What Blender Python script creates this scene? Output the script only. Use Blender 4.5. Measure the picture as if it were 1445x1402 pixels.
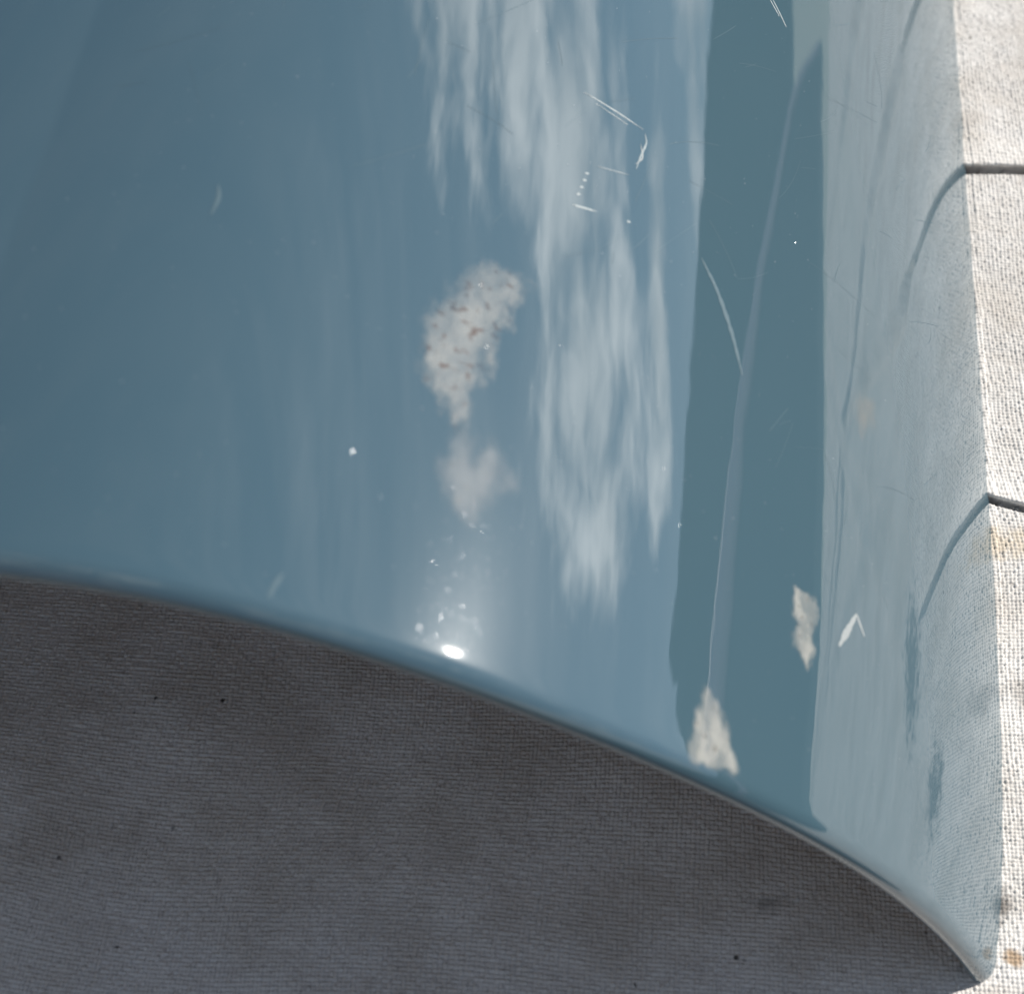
import bpy, math, random
import numpy as np
from mathutils import Vector, Matrix

R = math.radians
for o in list(bpy.data.objects):
    bpy.data.objects.remove(o, do_unlink=True)
sc = bpy.context.scene
COL = sc.collection
rng = np.random.default_rng(7)
random.seed(7)

# ------------------------------------------------------------------ camera
cam_d = bpy.data.cameras.new('camera')
cam_d.sensor_fit = 'HORIZONTAL'
cam_d.sensor_width = 36.0
cam_d.lens = 57.3
cam_d.clip_start = 0.01
cam_d.clip_end = 2000.0
cam_d.dof.use_dof = True
cam_d.dof.focus_distance = 0.260
cam_d.dof.aperture_fstop = 19.0
cam_d.dof.aperture_blades = 4
cam_d.dof.aperture_rotation = R(25)
cam = bpy.data.objects.new('camera', cam_d)
COL.objects.link(cam)
cam.location = (-0.05947, -0.07843, 0.22981)
fwd = Vector((-0.058452, 0.556130, -0.829038))
right = Vector((math.cos(R(-6)), -math.sin(R(-6)), 0.0))
up = right.cross(fwd)
cam.rotation_euler = Matrix((right, up, -fwd)).transposed().to_euler()
sc.camera = cam

# ------------------------------------------------------------------ light
SUN_AZ, SUN_EL = R(58.3), R(33.2)          # azimuth from +Y towards +X
SKY_STRENGTH = 0.05
SUN_STRENGTH = 4.2
EXPOSURE = 0.40
sun_dir = Vector((math.sin(SUN_AZ) * math.cos(SUN_EL), math.cos(SUN_AZ) * math.cos(SUN_EL), math.sin(SUN_EL)))
sun_d = bpy.data.lights.new('sun', 'SUN')
sun_d.energy = SUN_STRENGTH
sun_d.angle = R(0.53)
sun_d.color = (1.0, 0.955, 0.89)
sun = bpy.data.objects.new('sun', sun_d)
COL.objects.link(sun)
sun.rotation_euler = sun_dir.to_track_quat('Z', 'Y').to_euler()
sun.location = sun_dir * 3

sc.view_settings.view_transform = 'Standard'
sc.view_settings.look = 'None'
sc.view_settings.gamma = 1.0
sc.view_settings.use_curve_mapping = False
sc.view_settings.exposure = EXPOSURE
sc.render.engine = 'CYCLES'
sc.cycles.max_bounces = 8
sc.cycles.transparent_max_bounces = 12
sc.cycles.use_denoising = True


class NT:
    """Small helper for building node trees."""
    def __init__(self, tree):
        self.t = tree

    def n(self, typ, **kw):
        nd = self.t.nodes.new(typ)
        for k, v in kw.items():
            setattr(nd, k, v)
        return nd

    def put(self, sock, v):
        if isinstance(v, bpy.types.NodeSocket):
            self.t.links.new(v, sock)
        elif v is not None:
            if hasattr(sock, 'default_value'):
                try:
                    sock.default_value = v
                except Exception:
                    sock.default_value = (v[0], v[1], v[2], 1.0)

    def m(self, op, a, b=None, c=None, clamp=False):
        nd = self.n('ShaderNodeMath', operation=op, use_clamp=clamp)
        for i, v in enumerate((a, b, c)):
            self.put(nd.inputs[i], v) if v is not None else None
        return nd.outputs[0]

    def sstep(self, v, lo, hi, a=0.0, b=1.0):
        nd = self.n('ShaderNodeMapRange', interpolation_type='SMOOTHSTEP')
        for i, x in enumerate((v, lo, hi, a, b)):
            self.put(nd.inputs[i], x)
        return nd.outputs[0]

    def noise(self, vec, scale, detail=3.0, rough=0.5, dist=0.0, dims='3D'):
        nd = self.n('ShaderNodeTexNoise', noise_dimensions=dims)
        self.put(nd.inputs['Vector'], vec)
        nd.inputs['Scale'].default_value = scale
        nd.inputs['Detail'].default_value = detail
        nd.inputs['Roughness'].default_value = rough
        nd.inputs['Distortion'].default_value = dist
        return nd.outputs[0]

    def mix(self, f, a, b, kind='RGBA', blend='MIX'):
        nd = self.n('ShaderNodeMix', data_type=kind)
        if kind == 'RGBA':
            nd.blend_type = blend
            ia, ib, out = nd.inputs[6], nd.inputs[7], nd.outputs[2]
        else:
            ia, ib, out = nd.inputs[2], nd.inputs[3], nd.outputs[0]
        self.put(nd.inputs[0], f)
        for s, v in ((ia, a), (ib, b)):
            if isinstance(v, tuple) and len(v) == 3:
                v = (*v, 1.0)
            self.put(s, v)
        return out

    def mapping(self, vec, loc=(0, 0, 0), rot=(0, 0, 0), scale=(1, 1, 1)):
        nd = self.n('ShaderNodeMapping')
        self.put(nd.inputs[0], vec)
        nd.inputs[1].default_value = loc
        nd.inputs[2].default_value = rot
        nd.inputs[3].default_value = scale
        return nd.outputs[0]


# ------------------------------------------------------------------ sky
world = bpy.data.worlds.new('World')
sc.world = world
world.use_nodes = True
wt = world.node_tree
wt.nodes.clear()
W = NT(wt)
sky = W.n('ShaderNodeTexSky', sky_type='NISHITA')
sky.sun_disc = False
sky.sun_elevation = SUN_EL
sky.sun_rotation = SUN_AZ
sky.air_density = 1.0
sky.dust_density = 0.12
sky.ozone_density = 1.2
geo_dir = W.n('ShaderNodeTexCoord').outputs['Generated']
sep = W.n('ShaderNodeSeparateXYZ')
W.put(sep.inputs[0], geo_dir)
dx, dy, dz_ = sep.outputs
az = W.m('MULTIPLY', W.m('ARCTAN2', dx, dy), 180 / math.pi)
el = W.m('MULTIPLY', W.m('ARCSINE', dz_), 180 / math.pi)
cv = W.n('ShaderNodeCombineXYZ')
W.put(cv.inputs[0], W.m('MULTIPLY', az, 0.055))
W.put(cv.inputs[1], W.m('MULTIPLY', el, 0.14))
cvo = cv.outputs[0]
fine = W.noise(W.mapping(cvo, rot=(0, 0, R(7))), 2.1, 7.0, 0.62, 0.35)
wisp = W.noise(W.mapping(cvo, loc=(3.1, 1.7, 0), scale=(0.55, 2.6, 1)), 2.0, 5.0, 0.6, 0.2)
bigc = W.noise(W.mapping(cvo, loc=(9.3, 4.2, 0)), 0.42, 3.0, 0.5)
# cloud banks: (azimuth, elevation, half width, half height) in degrees
banks = [(48.0, 20.8, 8.6, 4.4), (40.0, 21.2, 9.0, 4.0), (31.0, 25.0, 8.5, 5.0), (55.0, 19.4, 4.2, 2.0),
         (48.0, 14.4, 8.0, 1.15), (26.0, 30.0, 8.0, 4.2), (36.0, 10.5, 8.0, 1.6)]
cover = None
for a0, e0, ra, re in banks:
    u = W.m('DIVIDE', W.m('SUBTRACT', az, a0), ra)
    v = W.m('DIVIDE', W.m('SUBTRACT', el, e0), re)
    d = W.m('SQRT', W.m('ADD', W.m('MULTIPLY', u, u), W.m('MULTIPLY', v, v)))
    g = W.m('SUBTRACT', 1.0, d)
    cover = g if cover is None else W.m('MAXIMUM', cover, g)
# unseen cloud over the rest of the sky, set to whiten the shade
rest = W.m('MULTIPLY_ADD', bigc, 6.0, -3.1)
away = W.sstep(W.m('ABSOLUTE', W.m('SUBTRACT', az, 25.0)), 45.0, 75.0)
cover = W.m('MAXIMUM', cover, W.m('ADD', rest, W.m('MULTIPLY', W.m('SUBTRACT', away, 1.0), 3.0)))
cover = W.m('MAXIMUM', cover, -1.5)
tex = W.m('ADD', W.m('MULTIPLY', W.m('SUBTRACT', fine, 0.5), 3.8), W.m('MULTIPLY', W.m('SUBTRACT', wisp, 0.5), 1.2))
dens = W.sstep(W.m('ADD', cover, tex), -0.40, 1.0)
dens = W.m('MULTIPLY', dens, W.sstep(el, 0.0, 6.0))
# thin cirrus streaks, spread over the whole sky to lift and whiten the light
veil = W.noise(W.mapping(cvo, loc=(5.0, 2.0, 0), rot=(0, 0, R(-38)), scale=(0.5, 1.6, 1)), 1.1, 5.0, 0.6, 0.4)
dens = W.m('MAXIMUM', dens, W.m('MULTIPLY', W.m('MULTIPLY_ADD', W.sstep(veil, 0.35, 0.75), 0.13, 0.03), W.sstep(el, 0.0, 10.0)))
CLOUD = 27.0
cshade = W.m('MULTIPLY_ADD', W.sstep(fine, 0.3, 0.75), 0.45, 0.6)
# clouds are brighter the nearer they stand to the sun
dot = W.n('ShaderNodeVectorMath', operation='DOT_PRODUCT')
W.put(dot.inputs[0], geo_dir)
dot.inputs[1].default_value = sun_dir
cshade = W.m('MULTIPLY', cshade, W.m('MULTIPLY_ADD', W.sstep(dot.outputs['Value'], 0.72, 1.0), 1.0, 0.4))
ccol = W.n('ShaderNodeCombineXYZ')
for i, k in enumerate((1.0, 0.99, 0.97)):
    W.put(ccol.inputs[i], W.m('MULTIPLY', cshade, CLOUD * k))
skymix = W.mix(W.m('MULTIPLY', dens, 0.85), sky.outputs[0], ccol.outputs[0])
bg = W.n('ShaderNodeBackground')
W.put(bg.inputs[0], skymix)
bg.inputs[1].default_value = SKY_STRENGTH
wo = W.n('ShaderNodeOutputWorld')
wt.links.new(bg.outputs[0], wo.inputs[0])


# ------------------------------------------------------------------ material helpers
def new_mat(name):
    m = bpy.data.materials.new(name)
    m.use_nodes = True
    m.node_tree.nodes.clear()
    t = NT(m.node_tree)
    out = t.n('ShaderNodeOutputMaterial')
    p = t.n('ShaderNodeBsdfPrincipled')
    m.node_tree.links.new(p.outputs[0], out.inputs[0])
    return m, t, p, out


def obj_co(t):
    return t.n('ShaderNodeTexCoord').outputs['Object']


def bump(t, height, dist, strength=1.0, normal=None):
    b = t.n('ShaderNodeBump')
    t.put(b.inputs['Height'], height)
    b.inputs['Distance'].default_value = dist
    t.put(b.inputs['Strength'], strength)
    if normal is not None:
        t.put(b.inputs['Normal'], normal)
    return b.outputs[0]


def make_mesh(name, verts, faces, smooth=True, attrs=None):
    """verts (n,3) array, faces (m,4) or (m,3) array."""
    verts = np.asarray(verts, dtype=np.float32)
    faces = np.asarray(faces, dtype=np.int32)
    me = bpy.data.meshes.new(name)
    k = faces.shape[1]
    me.vertices.add(len(verts))
    me.vertices.foreach_set('co', verts.ravel())
    me.loops.add(faces.size)
    me.loops.foreach_set('vertex_index', faces.ravel())
    me.polygons.add(len(faces))
    me.polygons.foreach_set('loop_start', np.arange(0, faces.size, k, dtype=np.int32))
    me.polygons.foreach_set('loop_total', np.full(len(faces), k, dtype=np.int32))
    me.polygons.foreach_set('use_smooth', np.full(len(faces), smooth, dtype=bool))
    for an, av in (attrs or {}).items():
        a = me.attributes.new(an, 'FLOAT', 'POINT')
        a.data.foreach_set('value', np.asarray(av, dtype=np.float32))
    me.update(calc_edges=True)
    me.validate()
    return me


def link(name, me, mat=None, parent=None, kind=None, label=None, cat=None, group=None):
    o = bpy.data.objects.new(name, me)
    COL.objects.link(o)
    if mat:
        me.materials.append(mat)
    o.parent = parent
    if kind: o['kind'] = kind
    if label: o['label'] = label
    if cat: o['category'] = cat
    if group: o['group'] = group
    return o


def grid_faces(nu, nv, off=0):
    i = np.arange(nu - 1)[:, None] * nv + np.arange(nv - 1)[None, :]
    i = i.ravel() + off
    return np.stack([i, i + nv, i + nv + 1, i + 1], 1)


def vnoise(x, y, seed):
    """value noise in numpy, about -1..1"""
    r = np.random.default_rng(seed)
    tab = r.uniform(-1, 1, (256, 256))
    xi = np.floor(x).astype(int); yi = np.floor(y).astype(int)
    fx = x - xi; fy = y - yi
    fx = fx * fx * (3 - 2 * fx); fy = fy * fy * (3 - 2 * fy)
    g = lambda a, b: tab[a % 256, b % 256]
    return ((g(xi, yi) * (1 - fx) + g(xi + 1, yi) * fx) * (1 - fy)
            + (g(xi, yi + 1) * (1 - fx) + g(xi + 1, yi + 1) * fx) * fy)


# ------------------------------------------------------------------ materials
# blue paint under a clear gloss
mat_paint, t, p, _ = new_mat('slate_blue_gloss_paint')
oc = obj_co(t)
n1 = t.noise(oc, 22.0, 4.0, 0.55)
p.inputs['Base Color'].default_value = (0.05, 0.09, 0.115, 1)
t.put(p.inputs['Base Color'], t.mix(n1, (0.060, 0.116, 0.150), (0.067, 0.122, 0.154)))
p.inputs['Roughness'].default_value = 0.22
p.inputs['Specular IOR Level'].default_value = 0.018
p.inputs['Coat Weight'].default_value = 1.0
p.inputs['Coat Roughness'].default_value = 0.016
p.inputs['Coat IOR'].default_value = 2.2
wav = t.noise(t.mapping(oc, scale=(1.0, 0.7, 1.0)), 75.0, 2.0, 0.4)
wav2 = t.noise(t.mapping(oc, scale=(1.0, 0.35, 1.0)), 420.0, 2.0, 0.5)
b1 = bump(t, wav, 0.000034)
b2 = bump(t, wav2, 0.0000024, 1.0, b1)
t.put(p.inputs['Coat Normal'], b2)

# inner side: warm tan, tint chosen to bounce warm light onto shaded cloth
mat_inner, t, p, _ = new_mat('warm_bounce_underside')
t.put(p.inputs['Base Color'], t.mix(t.noise(obj_co(t), 60.0, 5.0), (0.30, 0.225, 0.165), (0.38, 0.29, 0.22)))
p.inputs['Roughness'].default_value = 0.6

# canvas
mat_cloth, t, p, _ = new_mat('off_white_canvas')
PITCH = 0.00068
oc = obj_co(t)
so = t.n('ShaderNodeSeparateXYZ'); t.put(so.inputs[0], oc)
dirt = t.noise(oc, 45.0, 6.0, 0.62)
dirt2 = t.noise(oc, 260.0, 4.0, 0.6)
fleck = t.noise(oc, 1400.0, 2.0, 0.5)
colr = t.mix(t.sstep(dirt, 0.35, 0.72), (0.84, 0.815, 0.78), (0.66, 0.615, 0.56))
colr = t.mix(t.m('MULTIPLY', t.sstep(dirt2, 0.55, 0.75), 0.35), colr, (0.50, 0.45, 0.40))
yarn = t.noise(t.mapping(oc, scale=(1, 9, 1)), 900.0, 3.0, 0.6)
colr = t.mix(t.m('MULTIPLY', t.sstep(yarn, 0.5, 0.8), 0.5), colr, (0.52, 0.46, 0.40))
colr = t.mix(t.m('MULTIPLY', t.sstep(t.noise(oc, 1100.0, 2.0, 0.5), 0.55, 0.78), 0.5), colr, (0.40, 0.36, 0.33))
# dark flecks of dirt caught in the weave
vo = t.n('ShaderNodeTexVoronoi'); vo.inputs['Scale'].default_value = 170.0
t.put(vo.inputs['Vector'], oc)
fl = t.m('MULTIPLY', t.sstep(vo.outputs['Distance'], 0.10, 0.04), t.sstep(t.noise(oc, 210.0, 1.0), 0.555, 0.60))
colr = t.mix(t.m('MULTIPLY', fl, 0.9), colr, (0.04, 0.035, 0.03))
# stains with their own place: (x, y, rx, ry, colour, strength) in cloth metres
STAINS = [(0.0085, 0.0748, 0.010, 0.0045, (0.66, 0.54, 0.38), 0.6),
          (0.0030, 0.0118, 0.0032, 0.0035, (0.12, 0.10, 0.085), 0.75),
          (0.0040, 0.0040, 0.0022, 0.0016, (0.42, 0.27, 0.14), 0.8),
          (0.0600, 0.0720, 0.012, 0.022, (0.08, 0.08, 0.08), 0.9),
          (0.0360, 0.0380, 0.007, 0.012, (0.08, 0.08, 0.08), 0.85),
          (0.0120, 0.0470, 0.008, 0.004, (0.36, 0.33, 0.30), 0.5),
          (-0.031, 0.010, 0.004, 0.002, (0.22, 0.21, 0.20), 0.5)]
sj = t.noise(oc, 330.0, 4.0, 0.65)
for sx, sy, rx, ry, cc, st in STAINS:
    ua = t.m('DIVIDE', t.m('SUBTRACT', so.outputs[0], sx), rx)
    va = t.m('DIVIDE', t.m('SUBTRACT', so.outputs[1], sy), ry)
    dd = t.m('SQRT', t.m('ADD', t.m('MULTIPLY', ua, ua), t.m('MULTIPLY', va, va)))
    k = t.sstep(t.m('ADD', dd, t.m('MULTIPLY', t.m('SUBTRACT', sj, 0.5), 2.4)), 1.0, 0.25)
    colr = t.mix(t.m('MULTIPLY', k, st), colr, cc)
t.put(p.inputs['Base Color'], colr)
p.inputs['Roughness'].default_value = 0.92
p.inputs['Specular IOR Level'].default_value = 0.15
p.inputs['Sheen Weight'].default_value = 0.05
# woven relief on the far sheet, fibre fuzz everywhere
at = t.n('ShaderNodeAttribute', attribute_name='woven')
cu = t.m('SINE', t.m('MULTIPLY', so.outputs[0], math.pi / PITCH))
cvv = t.m('SINE', t.m('MULTIPLY', so.outputs[1], math.pi / PITCH))
chk = t.m('MULTIPLY', cu, cvv)
bw = bump(t, chk, 0.00026, t.m('SUBTRACT', 1.0, at.outputs['Fac']))
fz = t.noise(t.mapping(oc, scale=(1, 1, 1)), 5200.0, 3.0, 0.6)
t.put(p.inputs['Normal'], bump(t, fz, 0.00007, 1.0, bw))

# ------------------------------------------------------------------ ground
mat_ground, t, p, _ = new_mat('dark_asphalt_ground')
oc = obj_co(t)
t.put(p.inputs['Base Color'], t.mix(t.noise(oc, 35.0, 6.0, 0.7), (0.03, 0.03, 0.03), (0.07, 0.068, 0.064)))
p.inputs['Roughness'].default_value = 0.95
t.put(p.inputs['Normal'], bump(t, t.noise(oc, 120.0, 4.0, 0.7), 0.004))
rr = np.concatenate([np.linspace(0, 2, 21), np.geomspace(2.2, 600, 30)])
th = np.linspace(0, 2 * math.pi, 73)[:-1]
gv = [(0.0, 0.0, -0.006)]
for r_ in rr[1:]:
    for a in th:
        z = -0.006
        if r_ > 1.2:
            z += 0.038 * (min(r_, 9.0) - 1.2) * max(0.0, math.cos(a - R(45)))
        gv.append((r_ * math.cos(a), r_ * math.sin(a), z))
gf = []
nth = len(th)
for k in range(nth):
    gf.append((0, 1 + k, 1 + (k + 1) % nth))
me = bpy.data.meshes.new('ground')
quads = []
for i in range(len(rr) - 2):
    for k in range(nth):
        a, b = 1 + i * nth + k, 1 + i * nth + (k + 1) % nth
        quads.append((a, a + nth, b + nth, b))
me.from_pydata(gv, [], gf + quads)
ground = link('ground', me, mat_ground, kind='structure')
# pale gravel path on the far side of the cloth
mat_path, t, p, _ = new_mat('pale_gravel')
oc = obj_co(t)
t.put(p.inputs['Base Color'], t.mix(t.noise(oc, 35.0, 6.0, 0.7), (0.28, 0.30, 0.25), (0.40, 0.42, 0.35)))
p.inputs['Roughness'].default_value = 0.95
t.put(p.inputs['Normal'], bump(t, t.noise(oc, 120.0, 4.0, 0.7), 0.004))
pr = np.linspace(0.6, 8.9, 60); pa = np.linspace(R(-5), R(80), 40)
PR, PA = np.meshgrid(pr, pa, indexing='ij')
PZ_ = -0.002 + 0.038 * np.maximum(PR - 1.2, 0) * np.cos(PA - R(45))
link('path', make_mesh('path', np.stack([(PR * np.cos(PA)).ravel(), (PR * np.sin(PA)).ravel(), PZ_.ravel()], 1), grid_faces(60, 40)), mat_path, kind='structure')

# ------------------------------------------------------------------ garden wall beyond the cloth (mirrored in the gloss)
mat_wall, t, p, _ = new_mat('dark_weathered_render')
oc = obj_co(t)
t.put(p.inputs['Base Color'], t.mix(t.noise(oc, 3.0, 6.0, 0.6), (0.020, 0.026, 0.026), (0.045, 0.052, 0.050)))
p.inputs['Roughness'].default_value = 0.9
t.put(p.inputs['Normal'], bump(t, t.noise(oc, 30.0, 5.0), 0.01))
mat_cop, t, p, _ = new_mat('dark_coping')
t.put(p.inputs['Base Color'], t.mix(t.noise(obj_co(t), 8.0, 5.0), (0.04, 0.05, 0.05), (0.07, 0.08, 0.08)))
p.inputs['Roughness'].default_value = 0.85


def box(x0, x1, y0, y1, z0, z1, bev=0.0):
    if bev <= 0:
        v = [(x, y, z) for x in (x0, x1) for y in (y0, y1) for z in (z0, z1)]
        f = [(0, 1, 3, 2), (4, 6, 7, 5), (0, 4, 5, 1), (2, 3, 7, 6), (0, 2, 6, 4), (1, 5, 7, 3)]
        return v, f
    b = bev
    v = [(x0, y0, z0), (x1, y0, z0), (x1, y1, z0), (x0, y1, z0),
         (x0, y0, z1 - b), (x1, y0, z1 - b), (x1, y1, z1 - b), (x0, y1, z1 - b),
         (x0 + b, y0 + b, z1), (x1 - b, y0 + b, z1), (x1 - b, y1 - b, z1), (x0 + b, y1 - b, z1)]
    f = [(3, 2, 1, 0), (8, 9, 10, 11)]
    for s in (0, 4):
        for k in range(4):
            a, c = s + k, s + (k + 1) % 4
            f.append((a, c, c + 4, a + 4))
    return v, f


def pyobj(name, vf, mat, parent=None, **kw):
    me = bpy.data.meshes.new(name)
    me.from_pydata(vf[0], [], vf[1])
    me.update()
    return link(name, me, mat, parent, **kw)


wall = bpy.data.objects.new('garden_wall', None)
COL.objects.link(wall)
wall.location = (5.0, 0, 0)
wall['label'] = 'dark rendered garden wall mirrored as the dark band in the gloss'
wall['category'] = 'wall'
for y0, y1, h in [(-6.0, 2.0, 1.17), (2.0, 2.45, 1.22), (2.45, 2.75, 1.30), (2.75, 9.0, 1.42), (9.0, 26.0, 1.50)]:
    pyobj('wall_panel', box(0.0, 0.22, y0 + 0.002, y1 - 0.002, -0.3, h - 0.06), mat_wall, wall)
    pyobj('coping', box(-0.03, 0.25, y0 + 0.001, y1 - 0.001, h - 0.06, h, 0.012), mat_cop, wall)

# rounded slate sheet standing on the ground behind the cloth (also only mirrored)
mat_slate, t, p, _ = new_mat('slate_satin_sheet')
t.put(p.inputs['Base Color'], t.mix(t.noise(obj_co(t), 6.0, 4.0), (0.060, 0.054, 0.072), (0.074, 0.066, 0.084)))
p.inputs['Roughness'].default_value = 0.8
p.inputs['Specular IOR Level'].default_value = 0.1
EN = Vector((0.849, 0.529, 0.0))                # outward normal of the cloth's far edge
ET = Vector((0.529, -0.849, 0.0))
prof = [(-0.530, -0.03), (-0.519, -0.020), (-0.498, 0.025), (-0.477, 0.065), (-0.452, 0.088), (-0.422, 0.102), (-0.367, 0.138), (-0.3, 0.172), (-0.238, 0.196),
        (-0.176, 0.22), (-0.112, 0.238), (-0.046, 0.249), (0.023, 0.261), (0.081, 0.269), (0.30, 0.295), (0.75, 0.325), (1.3, 0.31), (1.8, 0.25), (2.1, 0.13), (2.2, -0.02)]
pt = np.array(prof)
ss_ = np.linspace(0, len(pt) - 1, 120)
pu = np.interp(ss_, np.arange(len(pt)), pt[:, 0]); pz = np.interp(ss_, np.arange(len(pt)), pt[:, 1])
ker = np.ones(5) / 5
for _ in range(2):
    pu[2:-2] = np.convolve(pu, ker, 'valid'); pz[2:-2] = np.convolve(pz, ker, 'valid')
depth = 0.26
BR = 0.035
sect = [(0.0, None)] + [(BR - BR * math.cos(a), (-BR + BR * math.sin(a)) * 0.8) for a in np.linspace(0, math.pi / 2, 14)]
sect += [(depth - x, z) for x, z in sect[::-1]]
sv = []
for k in range(len(pu)):
    for (dd, hz) in sect:
        z = -0.012 if hz is None else max(-0.008, pz[k] + hz)
        q = EN * (1.2 + dd) + ET * pu[k]
        sv.append((q.x, q.y, z))
sheet_me = make_mesh('slate_sheet', sv, grid_faces(len(pu), len(sect)))
slate = link('slate_sheet', sheet_me, mat_slate, label='rounded dark slate sheet behind the cloth, mirrored below the sky in the gloss', cat='sheet')

mat_highlight, t, p, _ = new_mat('pinkish_rim_highlight')  # pale tube added along the curve; its colour stands in for a highlight
t.put(p.inputs['Base Color'], t.mix(t.noise(obj_co(t), 9.0, 4.0), (0.84, 0.66, 0.76), (0.90, 0.72, 0.82)))
p.inputs['Roughness'].default_value = 0.7
rv_ = []
tr = np.clip(0.005 + 0.016 * (pu + 0.45) / 0.45, 0.005, 0.020)
gu, gz = np.gradient(pu), np.gradient(pz)
gl = np.hypot(gu, gz) + 1e-9
cu_, cz_ = pu + gz / gl * tr, pz - gu / gl * tr      # inside the outline by one radius
for k in range(len(pu)):
    for g in np.linspace(0, 2 * math.pi, 13)[:-1]:
        ra = tr[k] * 1.02
        q = EN * (1.2 - 0.002 + ra * math.cos(g)) + ET * (cu_[k] - gz[k] / gl[k] * ra * math.sin(g))
        rv_.append((q.x, q.y, max(-0.01, cz_[k] + gu[k] / gl[k] * ra * math.sin(g))))
rf_ = []
for k in range(len(pu) - 1):
    for g in range(12):
        a_, b_ = k * 12 + g, k * 12 + (g + 1) % 12
        rf_.append((a_, b_, b_ + 12, a_ + 12))
link('rim_highlight', make_mesh('rim_highlight', rv_, rf_), mat_highlight, slate)

# ------------------------------------------------------------------ canvas cloth
WA = R(2.0)                                     # turn of the weave
cw, sw = math.cos(WA), math.sin(WA)


def crease(x, y, px, py, amp, back, front, trench=0.0):
    g = np.interp(x, px, py)
    d = y - g
    f = np.where(d > 0, np.exp(-(d / back) ** 1.3), np.exp(-(d / front) ** 2))
    front = front * (1 + 2.6 * np.clip((x - 0.04) / 0.012, 0, 1))
    w = front * 0.95
    return amp * f - trench * np.exp(-((d + w * 1.25) / w) ** 4)


C1X = [-0.01, 0.004, 0.0165, 0.034, 0.061, 0.092, 0.16, 0.3]
C1Y = [0.1635, 0.1640, 0.1650, 0.1640, 0.170, 0.185, 0.225, 0.30]
C2X = [-0.01, 0.0035, 0.0109, 0.02, 0.04, 0.08]
C2Y = [0.0868, 0.0858, 0.0842, 0.0835, 0.081, 0.078]
C3X = [-0.01, 0.023, 0.04, 0.063, 0.08, 0.15]
C3Y = [0.233, 0.2335, 0.235, 0.243, 0.246, 0.27]


def lean(x, y):
    """how far the lip of each fold leans forward over its own shadow"""
    out = 0 * x
    for px, py, L in ((C1X, C1Y, 0.0019), (C2X, C2Y, 0.0013), (C3X, C3Y, 0.0017)):
        d = y - np.interp(x, px, py)
        g = np.where(d > 0, np.exp(-(d / 0.0022) ** 2), np.exp(-(d / 0.0003) ** 2))
        out = out + L * g * np.clip(1.3 - x / 0.05, 0, 1)
    return out


def cloth_base(x, y):
    """height of the cloth's wrinkles, world metres"""
    z = 0.00035 * vnoise(x / 0.021 + 40, y / 0.016 + 40, 3) + 0.0006 * vnoise(x / 0.06 + 9, y / 0.05 + 9, 4)
    z += 0.00012 * vnoise(x / 0.006 + 40, y / 0.004 + 40, 5)
    edge = np.clip((x + 0.004) / 0.008, 0, 1)
    z *= np.where((x < 0.006) & (x > -0.004), 0.6, 1.0)
    a1 = 0.0030 * (0.6 + 0.4 * np.clip(1 - (x - 0.02) / 0.15, 0, 1))
    z += edge * crease(x, y, [-0.01, 0.004, 0.0165, 0.034, 0.061, 0.092, 0.16, 0.3],
                       [0.1635, 0.1640, 0.1650, 0.1640, 0.170, 0.185, 0.225, 0.30], a1 * 0.46, 0.0036, 0.00135, 0.0042)
    a2 = 0.0020 * np.clip(1 - (x - 0.03) / 0.05, 0, 1)
    z += edge * crease(x, y, [-0.01, 0.0035, 0.0109, 0.02, 0.04, 0.08],
                       [0.0868, 0.0858, 0.0842, 0.0835, 0.081, 0.078], a2 * 0.50, 0.0028, 0.00100, 0.0034 * np.clip(1.6 - x / 0.03, 0, 1))
    z += edge * crease(x, y, [-0.01, 0.023, 0.04, 0.063, 0.08, 0.15],
                       [0.233, 0.2335, 0.235, 0.243, 0.246, 0.27], 0.0012, 0.0036, 0.00160, 0.0036)
    z += crease(x, y, [0.0, 0.133, 0.193, 0.252, 0.361, 0.495, 0.8],
                [0.30, 0.361, 0.394, 0.419, 0.485, 0.569, 0.76], 0.007, 0.02, 0.003) * np.clip((x - 0.05) / 0.05, 0, 1)
    far = np.clip((x - 0.05) / 0.1, 0, 1)
    for k, (a, b, h) in enumerate([(0.10, 0.22, 0.004), (0.02, 0.55, 0.005), (0.18, 0.16, 0.003), (0.06, 0.48, 0.004)]):
        gx = np.array([0.0, 0.2, 0.5, 0.9]); gy = np.array([a, a + b * 0.35, a + b * 0.8 + 0.03 * k, a + b * 1.5])
        z += far * crease(x, y, gx, gy, h, 0.016, 0.006)
    return z


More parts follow.
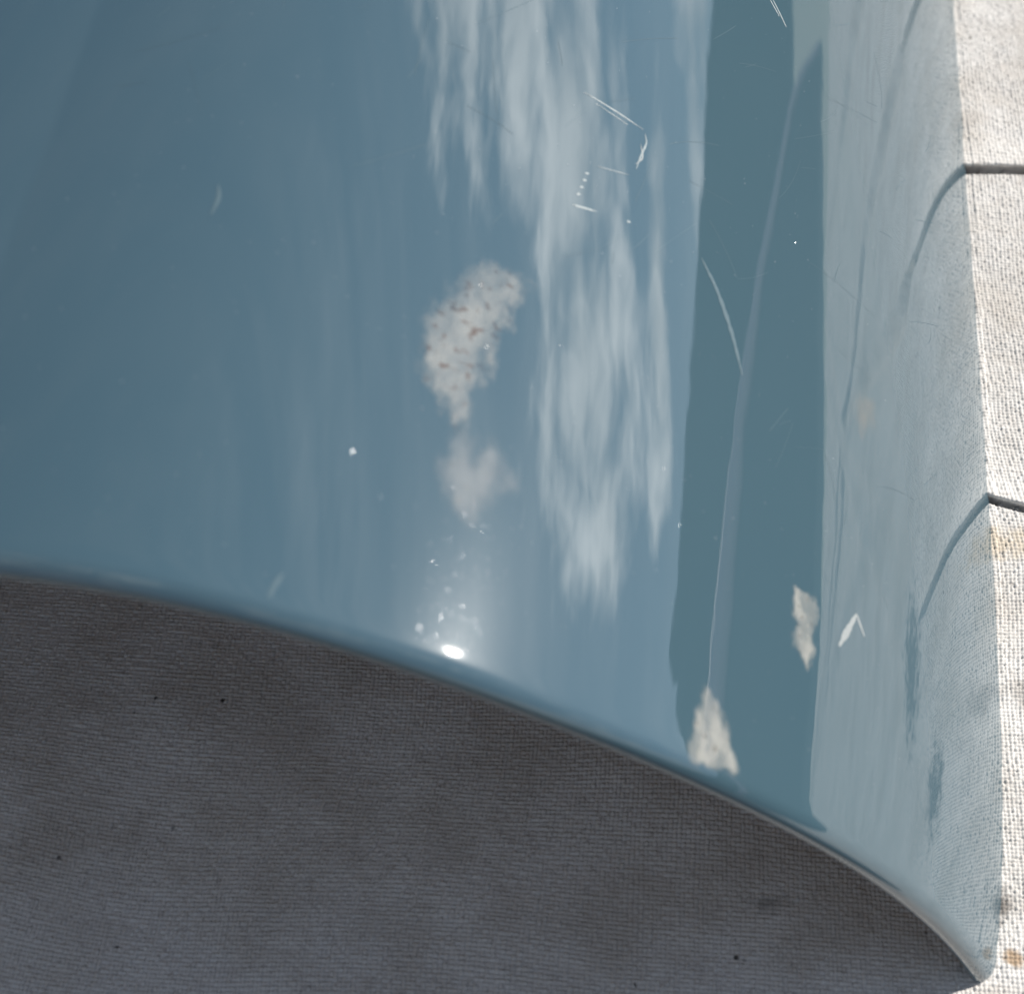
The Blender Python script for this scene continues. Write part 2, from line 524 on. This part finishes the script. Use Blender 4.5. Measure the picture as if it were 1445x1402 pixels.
def weave(u, v):
    """relief of a plain weave at cloth coordinates, metres"""
    uu = u / PITCH + 0.30 * vnoise(u / 0.004 + 50, v / 0.009 + 50, 11) + 0.10 * vnoise(u / 0.0012 + 9, v / 0.0035 + 9, 12)
    vv = v / PITCH + 0.30 * vnoise(u / 0.009 + 50, v / 0.004 + 50, 13) + 0.10 * vnoise(u / 0.0035 + 9, v / 0.0012 + 9, 14)
    uu = uu + 4.0 * vnoise(u / 0.045 + 7, v / 0.035 + 7, 17); vv = vv + 5.0 * vnoise(u / 0.040 + 5, v / 0.050 + 5, 18)
    i = np.floor(uu).astype(int); j = np.floor(vv).astype(int)
    a = uu - i - 0.5; b = vv - j - 0.5
    r = np.random.default_rng(21)
    wu = r.uniform(0.86, 1.15, 4096); wv = r.uniform(0.86, 1.15, 4096)
    hu = r.uniform(-1, 1, 4096); hv = r.uniform(-1, 1, 4096)
    sgn = np.where((i + j) % 2 == 0, 1.0, -1.0)
    ru = 0.57 * wu[i % 4096]; rv = 0.60 * wv[j % 4096]
    A, Rr = 0.00030, 0.00017
    fl = r.uniform(0.65, 1.3, (512, 512))[i % 512, j % 512]
    A = A * fl
    path = lambda s_: np.tanh(1.5 * (s_ + 0.12)) - 0.15      # floats reach past the crossing
    warp = A * path(sgn * np.cos(math.pi * b)) + Rr * np.sqrt(np.clip(1 - (a / ru) ** 2, 0, 1)) + 0.00002 * hu[i % 4096]
    weft = A * path(-sgn * np.cos(math.pi * a)) + Rr * np.sqrt(np.clip(1 - (b / rv) ** 2, 0, 1)) + 0.00002 * hv[j % 4096] + 0.00002
    return np.maximum(warp, weft) - Rr + 0.00003 * vnoise(u / 0.00045 + 3, v / 0.0006 + 3, 15)


def to_world(u, v):
    return u * cw - v * sw, u * sw + v * cw


def to_local(x, y):
    return x * cw + y * sw, -x * sw + y * cw


cv_, cf_, ca_ = [], [], []
off = 0
STEP = PITCH / 4.5
for (u0, u1, v0, v1) in [(-0.170, 0.030, -0.026, 0.058), (-0.006, 0.052, 0.058 - STEP, 0.252),
                         (0.030 - STEP, 0.052, -0.010, 0.058)]:
    us = np.arange(u0, u1, STEP); vs = np.arange(v0, v1, STEP)
    U, V = np.meshgrid(us, vs, indexing='ij')
    X, Y = to_world(U, V)
    Z = cloth_base(X, Y) + weave(U, V) - 0.0001
    LN = lean(X, Y)
    U2, V2 = to_local(X, Y - LN)
    cv_.append(np.stack([U2.ravel(), V2.ravel(), Z.ravel()], 1))
    fc = grid_faces(len(us), len(vs), off)
    q = fc[:, 0] - off                       # what lies far under the arch is left plain
    lim = np.interp(X.ravel()[q], [-0.17, -0.1093, -0.0625, -0.009, -0.003], [0.058, 0.052, 0.039, 0.016, 0.3])
    fc = fc[Y.ravel()[q] < lim]
    cf_.append(fc)
    ca_.append(np.ones(U.size))
    off += U.size
# plain sheet round it, aligned with the far edge
ps = np.concatenate([np.linspace(-0.45, -0.10, 40)[:-1], np.arange(-0.10, 0.45, 0.0022), np.linspace(0.45, 0.74, 60)])
ts = np.concatenate([np.linspace(-0.95, -0.5, 40)[:-1], np.arange(-0.5, 0.045, 0.0022)])
T_FRONT = ts[-1]
Pm, Tm = np.meshgrid(ps, ts, indexing='ij')
Tm = np.where(Tm > 0, Tm * (1 + 12.0 * np.clip((Pm - 0.02) / 0.2, 0, 1)), Tm)
edge_wob = 0.012 * vnoise(Tm / 0.09 + 20, Tm * 0 + 3, 31) * np.clip((Pm - 0.5) / 0.24, 0, 1)
X = EN.x * (Pm + edge_wob) + ET.x * Tm
Y = EN.y * (Pm + edge_wob) + ET.y * Tm
U, V = to_local(X, Y)
inA = (U > -0.165) & (U < 0.046) & (V > np.where(U > 0.022, -0.004, -0.020)) & (V < 0.07)
inB = (U > -0.001) & (U < 0.046) & (V > 0.05) & (V < 0.246)
underarch = (Y > np.interp(X, [-0.17, -0.1093, -0.0625, -0.009, -0.003], [0.054, 0.048, 0.035, 0.012, 0.3]))
inA &= ~underarch
Z = cloth_base(X, Y) - 0.00012 - np.where(inA | inB, 0.0006, 0.0)
Z = np.where(Pm > 0.735, -0.004, Z)
cv_.append(np.stack([U.ravel(), V.ravel(), Z.ravel()], 1))
gfc = grid_faces(len(ps), len(ts), off)
cf_.append(gfc)
ca_.append(np.zeros(U.size))
cloth_me = make_mesh('canvas_cloth', np.concatenate(cv_), np.concatenate(cf_), True, {'woven': np.concatenate(ca_)})
cloth = link('canvas_cloth', cloth_me, mat_cloth, label='off-white woven canvas cloth with creases and stains under the blue panel', cat='cloth')
cloth.rotation_euler = (0, 0, WA)

# ------------------------------------------------------------------ curved blue panel
CO = (0.2805352899644316, -0.5519860328192718, 0.8579488020394392, -0.7162627402576243, 0.22197766274551317)
S_CREST = 0.1303


def zpoly(s):
    q = s / 0.13
    return sum(c * q ** (k + 1) for k, c in enumerate(CO))


def dzpoly(s):
    q = s / 0.13
    return sum(c * (k + 1) * q ** k for k, c in enumerate(CO)) / 0.13


D0 = dzpoly(0.0)


def prof_at(s):
    """s runs from the right foot over the crest to the left foot -> x, z, slope"""
    s = np.asarray(s, dtype=float)
    m = np.where(s > S_CREST, 2 * S_CREST - s, s)
    sl = np.where(m < 0, D0, dzpoly(np.maximum(m, 0)))
    z = np.where(m < 0, D0 * m, zpoly(np.maximum(m, 0)))
    return -s, z, np.where(s > S_CREST, -sl, sl)


THICK, RIM = 0.0032, 0.0025
LEN = 0.34


def flare(s, y):
    return 0.0042 * (1 - np.exp(-np.maximum(y, 0) / 0.022)) * np.exp(-np.maximum(s, 0) / 0.03)


def surf(s, y, h=0.0):
    """outer skin at profile position s and depth y, h metres above it"""
    s = np.asarray(s, float); y = np.asarray(y, float)
    x, z, sl = prof_at(s)
    k = 1 / np.sqrt(1 + sl * sl)
    nx, nz = sl * k, k
    # front corner at the right foot is rounded off
    drop = np.where(y < RIM, -THICK / 2 + THICK / 2 * np.sqrt(np.clip(1 - ((RIM - y) / RIM) ** 2, 0, 1)), 0.0)
    hh = h + drop
    return x + flare(s, y) + nx * hh, y, z + nz * hh


def s_from_x(x, y):
    s = -x
    for _ in range(10):
        s = -x + flare(s, y)
    return s


S0 = -0.0004
S1 = 2 * S_CREST + 0.0004
sv_ = np.concatenate([S0 + (S_CREST - S0) * (np.linspace(0, 1, 240) ** 1.25), ])
sv_ = np.concatenate([sv_, (2 * S_CREST - sv_[::-1])[1:]])
loop = []
ay = np.linspace(0, math.pi / 2, 12)
yl = np.concatenate([np.linspace(LEN - RIM, 0.10, 24), np.linspace(0.10, RIM, 60)[1:-1]])
loop += [(y, 0.0) for y in yl]
loop += [(RIM - RIM * math.sin(a), -THICK / 2 + THICK / 2 * math.cos(a)) for a in ay]
loop += [(RIM - RIM * math.cos(a), -THICK / 2 - THICK / 2 * math.sin(a)) for a in ay[1:]]
n_outer = len(loop)
inner = [(y, -THICK) for y in np.concatenate([np.linspace(RIM, 0.10, 20)[1:], np.linspace(0.10, LEN - RIM, 10)[1:]])]
loop += inner
loop += [(LEN - RIM + RIM * math.sin(a), -THICK / 2 - THICK / 2 * math.cos(a)) for a in np.linspace(0, math.pi, 16)][1:-1]
loop = np.array(loop)
ns, nl = len(sv_), len(loop)
Sg = np.repeat(sv_[:, None], nl, 1)
Yg = np.repeat(loop[None, :, 0], ns, 0)
Hg = np.repeat(loop[None, :, 1], ns, 0)
dist_foot = np.minimum(Sg - S0, S1 - Sg) / 0.45      # along the steep foot
RC = 0.0026
dcl = np.clip(dist_foot, 0, RC)
cut = RC - np.sqrt(np.clip(RC ** 2 - (RC - dcl) ** 2, 0, None))
Yg = Yg + cut * np.clip(1 - Yg / 0.03, 0, 1)
x, z, sl = prof_at(Sg)
k = 1 / np.sqrt(1 + sl * sl)
PX = x + flare(Sg, Yg) + sl * k * Hg
PZ = z + k * Hg + 0.0002
pv = np.stack([PX.ravel(), Yg.ravel(), PZ.ravel()], 1)
idx = np.arange(ns * nl).reshape(ns, nl)
a = idx[:-1, :]; b = idx[1:, :]
pf = np.stack([a.ravel(), np.roll(a, -1, 1).ravel(), np.roll(b, -1, 1).ravel(), b.ravel()], 1)
# outer skin and rim / inner skin as two parts
col_i = np.tile(np.arange(nl), ns - 1)
is_outer = (col_i < n_outer - 1) | (col_i >= nl - 15)
panel = bpy.data.objects.new('curved_panel', None)
COL.objects.link(panel)
panel['label'] = 'glossy slate blue arched panel with rounded front rim lying on the canvas'
panel['category'] = 'panel'
panel.location = (0.0007, 0, 0)
skin = link('outer_skin', make_mesh('outer_skin', pv, pf[is_outer]), mat_paint, panel)
under = link('underside', make_mesh('underside', pv, pf[~is_outer]), mat_inner, panel)


# ------------------------------------------------------------------ wear on the panel
def wear_mat(name, c1, c2, c3, soft, k, scale, rough=0.55, amount=1.0, spots=0.62, stretch=(1, 0.5, 1)):
    m, t, p, out = new_mat(name)
    oc = obj_co(t)
    at = t.n('ShaderNodeAttribute', attribute_name='inside')
    nz = t.noise(t.mapping(oc, scale=stretch), scale, 5.0, 0.62)
    f = t.sstep(t.m('ADD', at.outputs['Fac'], t.m('MULTIPLY', t.m('SUBTRACT', nz, 0.5), k)), -soft, soft)
    f = t.m('MULTIPLY', f, t.m('MULTIPLY_ADD', t.sstep(t.noise(t.mapping(oc, loc=(0.7, 0.2, 0), scale=stretch), scale * 0.6, 4.0, 0.6), 0.35, 0.62), amount * 0.55, amount * 0.5))
    cn = t.noise(oc, scale * 0.9, 4.0, 0.6)
    sp = t.noise(t.mapping(oc, loc=(0.3, 0.1, 0.2)), scale * 1.7, 3.0, 0.55)
    c = t.mix(t.sstep(cn, 0.35, 0.7), c1, c2)
    c = t.mix(t.sstep(sp, spots, spots + 0.09), c, c3)
    t.put(p.inputs['Base Color'], c)
    p.inputs['Roughness'].default_value = rough
    t.put(p.inputs['Normal'], bump(t, nz, 0.0002))
    tr = t.n('ShaderNodeBsdfTransparent')
    mx = t.n('ShaderNodeMixShader')
    t.put(mx.inputs[0], f)
    m.node_tree.links.new(tr.outputs[0], mx.inputs[1])
    m.node_tree.links.new(p.outputs[0], mx.inputs[2])
    m.node_tree.links.new(mx.outputs[0], out.inputs[0])
    return m


def seg_sdf(P, poly, closed=True):
    n = len(poly)
    dmin = np.full(P.shape[0], 1e9)
    ins = np.zeros(P.shape[0], bool)
    for i in range(n if closed else n - 1):
        a = np.array(poly[i], float); b = np.array(poly[(i + 1) % n], float)
        ab = b - a
        tt = np.clip(((P - a) @ ab) / (ab @ ab + 1e-12), 0, 1)
        dmin = np.minimum(dmin, np.linalg.norm(P - a - tt[:, None] * ab, axis=1))
        if closed:
            c = ((a[1] > P[:, 1]) != (b[1] > P[:, 1])) & (P[:, 0] < (b[0] - a[0]) * (P[:, 1] - a[1]) / (b[1] - a[1] + 1e-12) + a[0])
            ins ^= c
    return np.where(ins, dmin, -dmin)


def scuff(name, poly, mat, margin=1.5, res=0.35, lift=0.00004, label=None):
    """a patch of damaged paint that follows the skin; poly in panel millimetres (x, depth)"""
    poly = np.array(poly, float)
    lo = poly.min(0) - margin; hi = poly.max(0) + margin
    lo[1] = max(lo[1], 0.15)
    gx = np.linspace(lo[0], hi[0], max(4, int((hi[0] - lo[0]) / res)))
    gy = np.linspace(lo[1], hi[1], max(4, int((hi[1] - lo[1]) / res)))
    GX, GY = np.meshgrid(gx, gy, indexing='ij')
    d = seg_sdf(np.stack([GX.ravel(), GY.ravel()], 1), poly)
    s = s_from_x(GX / 1000, GY / 1000)
    X, Y, Z = surf(s, GY / 1000, lift)
    me = make_mesh(name, np.stack([X.ravel(), Y.ravel(), (Z + 0.0002).ravel()], 1), grid_faces(len(gx), len(gy)), True, {'inside': d})
    return link(name, me, mat, panel, label=label)


def scratch(name, line, width, mat, lift=0.00003, taper=True):
    """a thin scored line following the skin"""
    ln = np.array(line, float)
    tt = np.linspace(0, len(ln) - 1, 12 * (len(ln) - 1) + 1)
    lx = np.interp(tt, np.arange(len(ln)), ln[:, 0]); ly = np.interp(tt, np.arange(len(ln)), ln[:, 1])
    if len(ln) > 2:
        kk = np.ones(9) / 9
        px_ = np.pad(lx, 4, mode='reflect', reflect_type='odd'); py_ = np.pad(ly, 4, mode='reflect', reflect_type='odd')
        lx = np.convolve(px_, kk, 'valid'); ly = np.convolve(py_, kk, 'valid')
    tx = np.gradient(lx); ty = np.gradient(ly)
    L = np.hypot(tx, ty) + 1e-9
    nx, ny = -ty / L, tx / L
    f = np.linspace(0, 1, len(lx))
    w = width * (np.sin(np.pi * np.clip(f, 0.03, 0.97)) ** 0.5 if taper else np.ones_like(f))
    w = w * (0.75 + 0.5 * np.random.default_rng(abs(hash(name + str(line[0]))) % 1000 if False else int(abs(line[0][0] * 10)) % 997).random(len(lx)))
    rows = []
    for kx, hz in ((-0.5, 0.0), (0.0, 1.0), (0.5, 0.0)):
        gx = lx + nx * w * kx; gy = np.maximum(ly + ny * w * kx, 0.2)
        s = s_from_x(gx / 1000, gy / 1000)
        X, Y, Z = surf(s, gy / 1000, lift + hz * 0.00003)
        rows.append(np.stack([X, Y, Z + 0.0002], 1))
    v = np.stack(rows, 1).reshape(-1, 3)
    return link(name, make_mesh(name, v, grid_faces(len(lx), 3)), mat, panel)


m_scuff = wear_mat('chalky_scuff_with_rust', (0.50, 0.50, 0.47), (0.38, 0.40, 0.40), (0.20, 0.10, 0.055), 1.1, 7.0, 420.0, amount=0.38, spots=0.57)
m_haze = wear_mat('thin_chalky_scuff', (0.42, 0.44, 0.45), (0.34, 0.36, 0.38), (0.34, 0.28, 0.22), 1.7, 5.5, 420.0, amount=0.30, spots=0.64)
m_chip = wear_mat('bare_cream_chip', (0.54, 0.53, 0.48), (0.44, 0.44, 0.41), (0.22, 0.15, 0.08), 0.45, 3.2, 600.0, amount=0.50, spots=0.62)
m_smear = wear_mat('faint_tan_smear', (0.40, 0.35, 0.28), (0.34, 0.31, 0.27), (0.30, 0.26, 0.2), 1.2, 3.5, 500.0, amount=0.2, spots=0.7)
m_line, t, p, _ = new_mat('pale_scored_paint')
t.put(p.inputs['Base Color'], t.mix(t.noise(obj_co(t), 2500.0, 3.0), (0.14, 0.20, 0.23), (0.32, 0.37, 0.38)))
p.inputs['Roughness'].default_value = 0.4
m_white, t, p, _ = new_mat('white_scored_paint')
t.put(p.inputs['Base Color'], t.mix(t.noise(obj_co(t), 1800.0, 3.0), (0.25, 0.28, 0.29), (0.40, 0.43, 0.43)))
p.inputs['Roughness'].default_value = 0.45
m_soft, t, p, _ = new_mat('faint_scored_paint')
t.put(p.inputs['Base Color'], t.mix(t.noise(obj_co(t), 1500.0, 3.0), (0.08, 0.135, 0.165), (0.11, 0.165, 0.195)))
p.inputs['Roughness'].default_value = 0.6
p.inputs['Specular IOR Level'].default_value = 0.2

scuff('paint_scuff', [(-82.9, 46.0), (-83.0, 40.5), (-81.6, 35.9), (-78.2, 31.9), (-77.5, 32.8), (-76.9, 37.8), (-75.3, 45.7), (-72.1, 56.7), (-75.7, 57.4), (-79.5, 52.8)], m_scuff,
      label='chalky white scuff flecked with rust brown')
scuff('paint_scuff', [(-78.7, 26.2), (-77.7, 21.8), (-75.1, 19.3), (-74.4, 20.1), (-73.7, 24.7), (-71.7, 26.7), (-72.7, 30.2), (-74.1, 31.0), (-75.7, 27.7), (-77.2, 30.0)], m_haze,
      label='thin whitish scuff below the rust flecked one')
scuff('paint_chip', [(-46.8, 12.1), (-44.7, 9.0), (-43.7, 5.9), (-42.3, 3.0), (-45.3, 2.0), (-47.9, 1.7), (-48.8, 3.0), (-47.7, 7.5)], m_chip, margin=1.0, res=0.2,
      label='cream paint chip at the front rim')
scuff('paint_chip', [(-35.2, 31.7), (-32.6, 32.3), (-32.0, 30.8), (-33.0, 26.0), (-32.5, 24.8), (-33.5, 21.4), (-35.1, 23.3), (-35.4, 25.1), (-34.6, 27.1), (-35.8, 27.6)], m_chip, margin=0.8, res=0.2,
      label='leaf shaped cream paint chip')
scuff('faint_smear', [(-25.0, 71.3), (-22.4, 72.3), (-22.5, 69.0), (-24.4, 64.7), (-25.6, 66.9)], m_smear, margin=1.5)
scratch('scratch', [(-28.7, 27.5), (-26.0, 33.9)], 0.75, m_white)
scratch('scratch', [(-26.0, 34.2), (-24.7, 31.5)], 0.40, m_white)
scratch('scratch', [(-68.2, 94.1), (-63.9, 93.9), (-59.7, 93.4)], 0.22, m_line)
scratch('scratch', [(-66.5, 93.2), (-61.9, 92.6)], 0.14, m_line)
scratch('scratch', [(-59.4, 92.8), (-59.0, 91.3), (-59.7, 88.3), (-60.2, 85.2)], 0.26, m_line)
scratch('scratch', [(-59.9, 90.3), (-59.3, 88.0), (-60.4, 86.0)], 0.16, m_white)
scratch('scratch', [(-65.4, 81.8), (-61.1, 83.4)], 0.14, m_line)
scratch('scratch', [(-68.1, 72.8), (-64.9, 73.8)], 0.28, m_line)
scratch('scratch', [(-50.2, 76.2), (-47.7, 72.3), (-45.3, 66.4), (-43.6, 60.3)], 0.6, m_soft)
scratch('scratch', [(-40.5, 140.9), (-39.0, 138.6), (-37.9, 136.7)], 0.25, m_line)
scratch('scratch', [(-41.0, 140.3), (-39.2, 138.0)], 0.18, m_line)
scratch('scratch', [(-109.0, 55.1), (-108.5, 53.1), (-108.9, 50.3)], 0.5, m_soft)
scratch('scratch', [(-92.7, 6.0), (-93.3, 4.2), (-93.6, 2.6)], 0.45, m_soft)
for q in [(-66.7, 79.4), (-66.9, 78.0), (-67.2, 76.5), (-67.5, 75.0), (-60.6, 74.9)]:
    scratch('paint_nick', [(q[0] - 0.25, q[1]), (q[0] + 0.25, q[1] + 0.3)], 0.34, m_line)

# fine hairline scratches from wiping
hv_, hf_ = [], []
for _ in range(150):
    x0, y0 = random.uniform(-125, -8), random.uniform(6, 170)
    if x0 < -40 and y0 < 62:
        continue
    a0 = random.gauss(0.9, 0.5)
    ln_, w_ = random.uniform(2, 14), random.uniform(0.02, 0.055)
    cur = random.gauss(0, 0.03)
    m_ = 10
    gx = x0 + np.cumsum(np.cos(a0 + cur * np.arange(m_))) * ln_ / m_
    gy = np.maximum(y0 + np.cumsum(np.sin(a0 + cur * np.arange(m_))) * ln_ / m_, 3.0)
    gx = np.minimum(gx, -4.0)
    base = len(hv_)
    for sgn_ in (-0.5, 0.5):
        ex = gx - math.sin(a0) * w_ * sgn_; ey = gy + math.cos(a0) * w_ * sgn_
        s = s_from_x(ex / 1000, ey / 1000)
        X, Y, Z = surf(s, ey / 1000, 0.000025)
        hv_ += list(zip(X, Y, Z + 0.0002))
    hf_ += [(base + k_, base + k_ + 1, base + m_ + k_ + 1, base + m_ + k_) for k_ in range(m_ - 1)]
link('hairline_scratches', make_mesh('hairline_scratches', hv_, hf_), m_soft, panel, kind='stuff')

# a stray fibre lying on the right-hand slope
fb = np.array([(-16.3, 122.5), (-14.7, 120.5), (-12.1, 116.5), (-10.9, 115.0), (-9.0, 110.3), (-6.9, 105.3), (-5.4, 101.1)])
tt = np.linspace(0, 6, 49)
fx = np.interp(tt, np.arange(7), fb[:, 0]); fy = np.interp(tt, np.arange(7), fb[:, 1])
fs = s_from_x(fx / 1000, fy / 1000)
cx, cy, cz = surf(fs, fy / 1000, 0.00012)
ctr = np.stack([cx, cy, cz + 0.0002], 1)
tan = np.gradient(ctr, axis=0); tan /= np.linalg.norm(tan, axis=1)[:, None]
upv = np.array([0.6, 0, 0.8])
sd = np.cross(tan, upv); sd /= np.linalg.norm(sd, axis=1)[:, None]
nn = np.cross(sd, tan)
fr = 0.000035
tube = np.stack([ctr + fr * (math.cos(a) * sd + math.sin(a) * nn) for a in np.linspace(0, 2 * math.pi, 7)[:-1]], 1)
fv = tube.reshape(-1, 3)
ff = []
for i in range(len(ctr) - 1):
    for k_ in range(6):
        a_, b_ = i * 6 + k_, i * 6 + (k_ + 1) % 6
        ff.append((a_, b_, b_ + 6, a_ + 6))
m_fib, t, p, _ = new_mat('white_fibre')
t.put(p.inputs['Base Color'], t.mix(t.noise(obj_co(t), 900.0, 2.0), (0.6, 0.6, 0.58), (0.85, 0.85, 0.83)))
p.inputs['Roughness'].default_value = 0.4
link('fibre', make_mesh('fibre', fv, ff), m_fib, label='fine white fibre lying on the lower right slope of the panel', cat='fibre')

# dusty grains on the gloss, plus flakes added to make the glint sparkle
m_dust_sparkle, t, p, _ = new_mat('pale_dust_and_sparkle')
t.put(p.inputs['Base Color'], t.mix(t.noise(obj_co(t), 300.0, 2.0), (0.30, 0.36, 0.42), (0.55, 0.60, 0.64)))
p.inputs['Roughness'].default_value = 0.16
p.inputs['IOR'].default_value = 1.6
dv, df = [], []


def flake(x_mm, y_mm, r_mm, tilt, squash, turn):
    s = float(s_from_x(np.array([x_mm / 1000]), np.array([y_mm / 1000]))[0])
    X, Y, Z = surf(np.array([s]), np.array([y_mm / 1000]), 0.00003)
    _, _, sl = prof_at(np.array([s]))
    n = Vector((float(sl[0]), 0, 1)).normalized()
    n = (n + Vector((random.gauss(0, tilt), random.gauss(0, tilt), 0))).normalized()
    a = n.cross(Vector((math.cos(turn), math.sin(turn), 0))).normalized()
    b = n.cross(a)
    c = Vector((float(X[0]), float(Y[0]), float(Z[0]) + 0.0002)) + n * 0.00004
    base = len(dv)
    for k_ in range(6):
        g = k_ * math.pi / 3
        rr_ = r_mm / 1000 * random.uniform(0.8, 1.15)
        dv.append(c + a * (rr_ * math.cos(g)) + b * (rr_ * squash * math.sin(g)))
    df.append(tuple(base + k_ for k_ in range(6)))


for _ in range(900):
    flake(random.uniform(-128, -6), random.uniform(4.5, 200), random.uniform(0.02, 0.085), 0.12, random.uniform(0.4, 1), random.uniform(0, 6.28))
for _ in range(380):  # extra flakes massed by the glint for its sparkle trail
    yy = abs(random.gauss(0, 11)) + 2.8
    flake(-76.5 + 0.10 * yy + random.gauss(0, 1.2 + 0.10 * yy), yy, random.uniform(0.02, 0.07), 0.075, random.uniform(0.35, 0.7), random.uniform(0.5, 1.1))
dme = bpy.data.meshes.new('dust_and_sparkle')
dme.from_pydata([tuple(v) for v in dv], [], df)
link('dust_and_sparkle', dme, m_dust_sparkle, panel, kind='stuff')

print('TRIS', sum(len(o.data.polygons) * 2 for o in bpy.data.objects if o.type == 'MESH'))
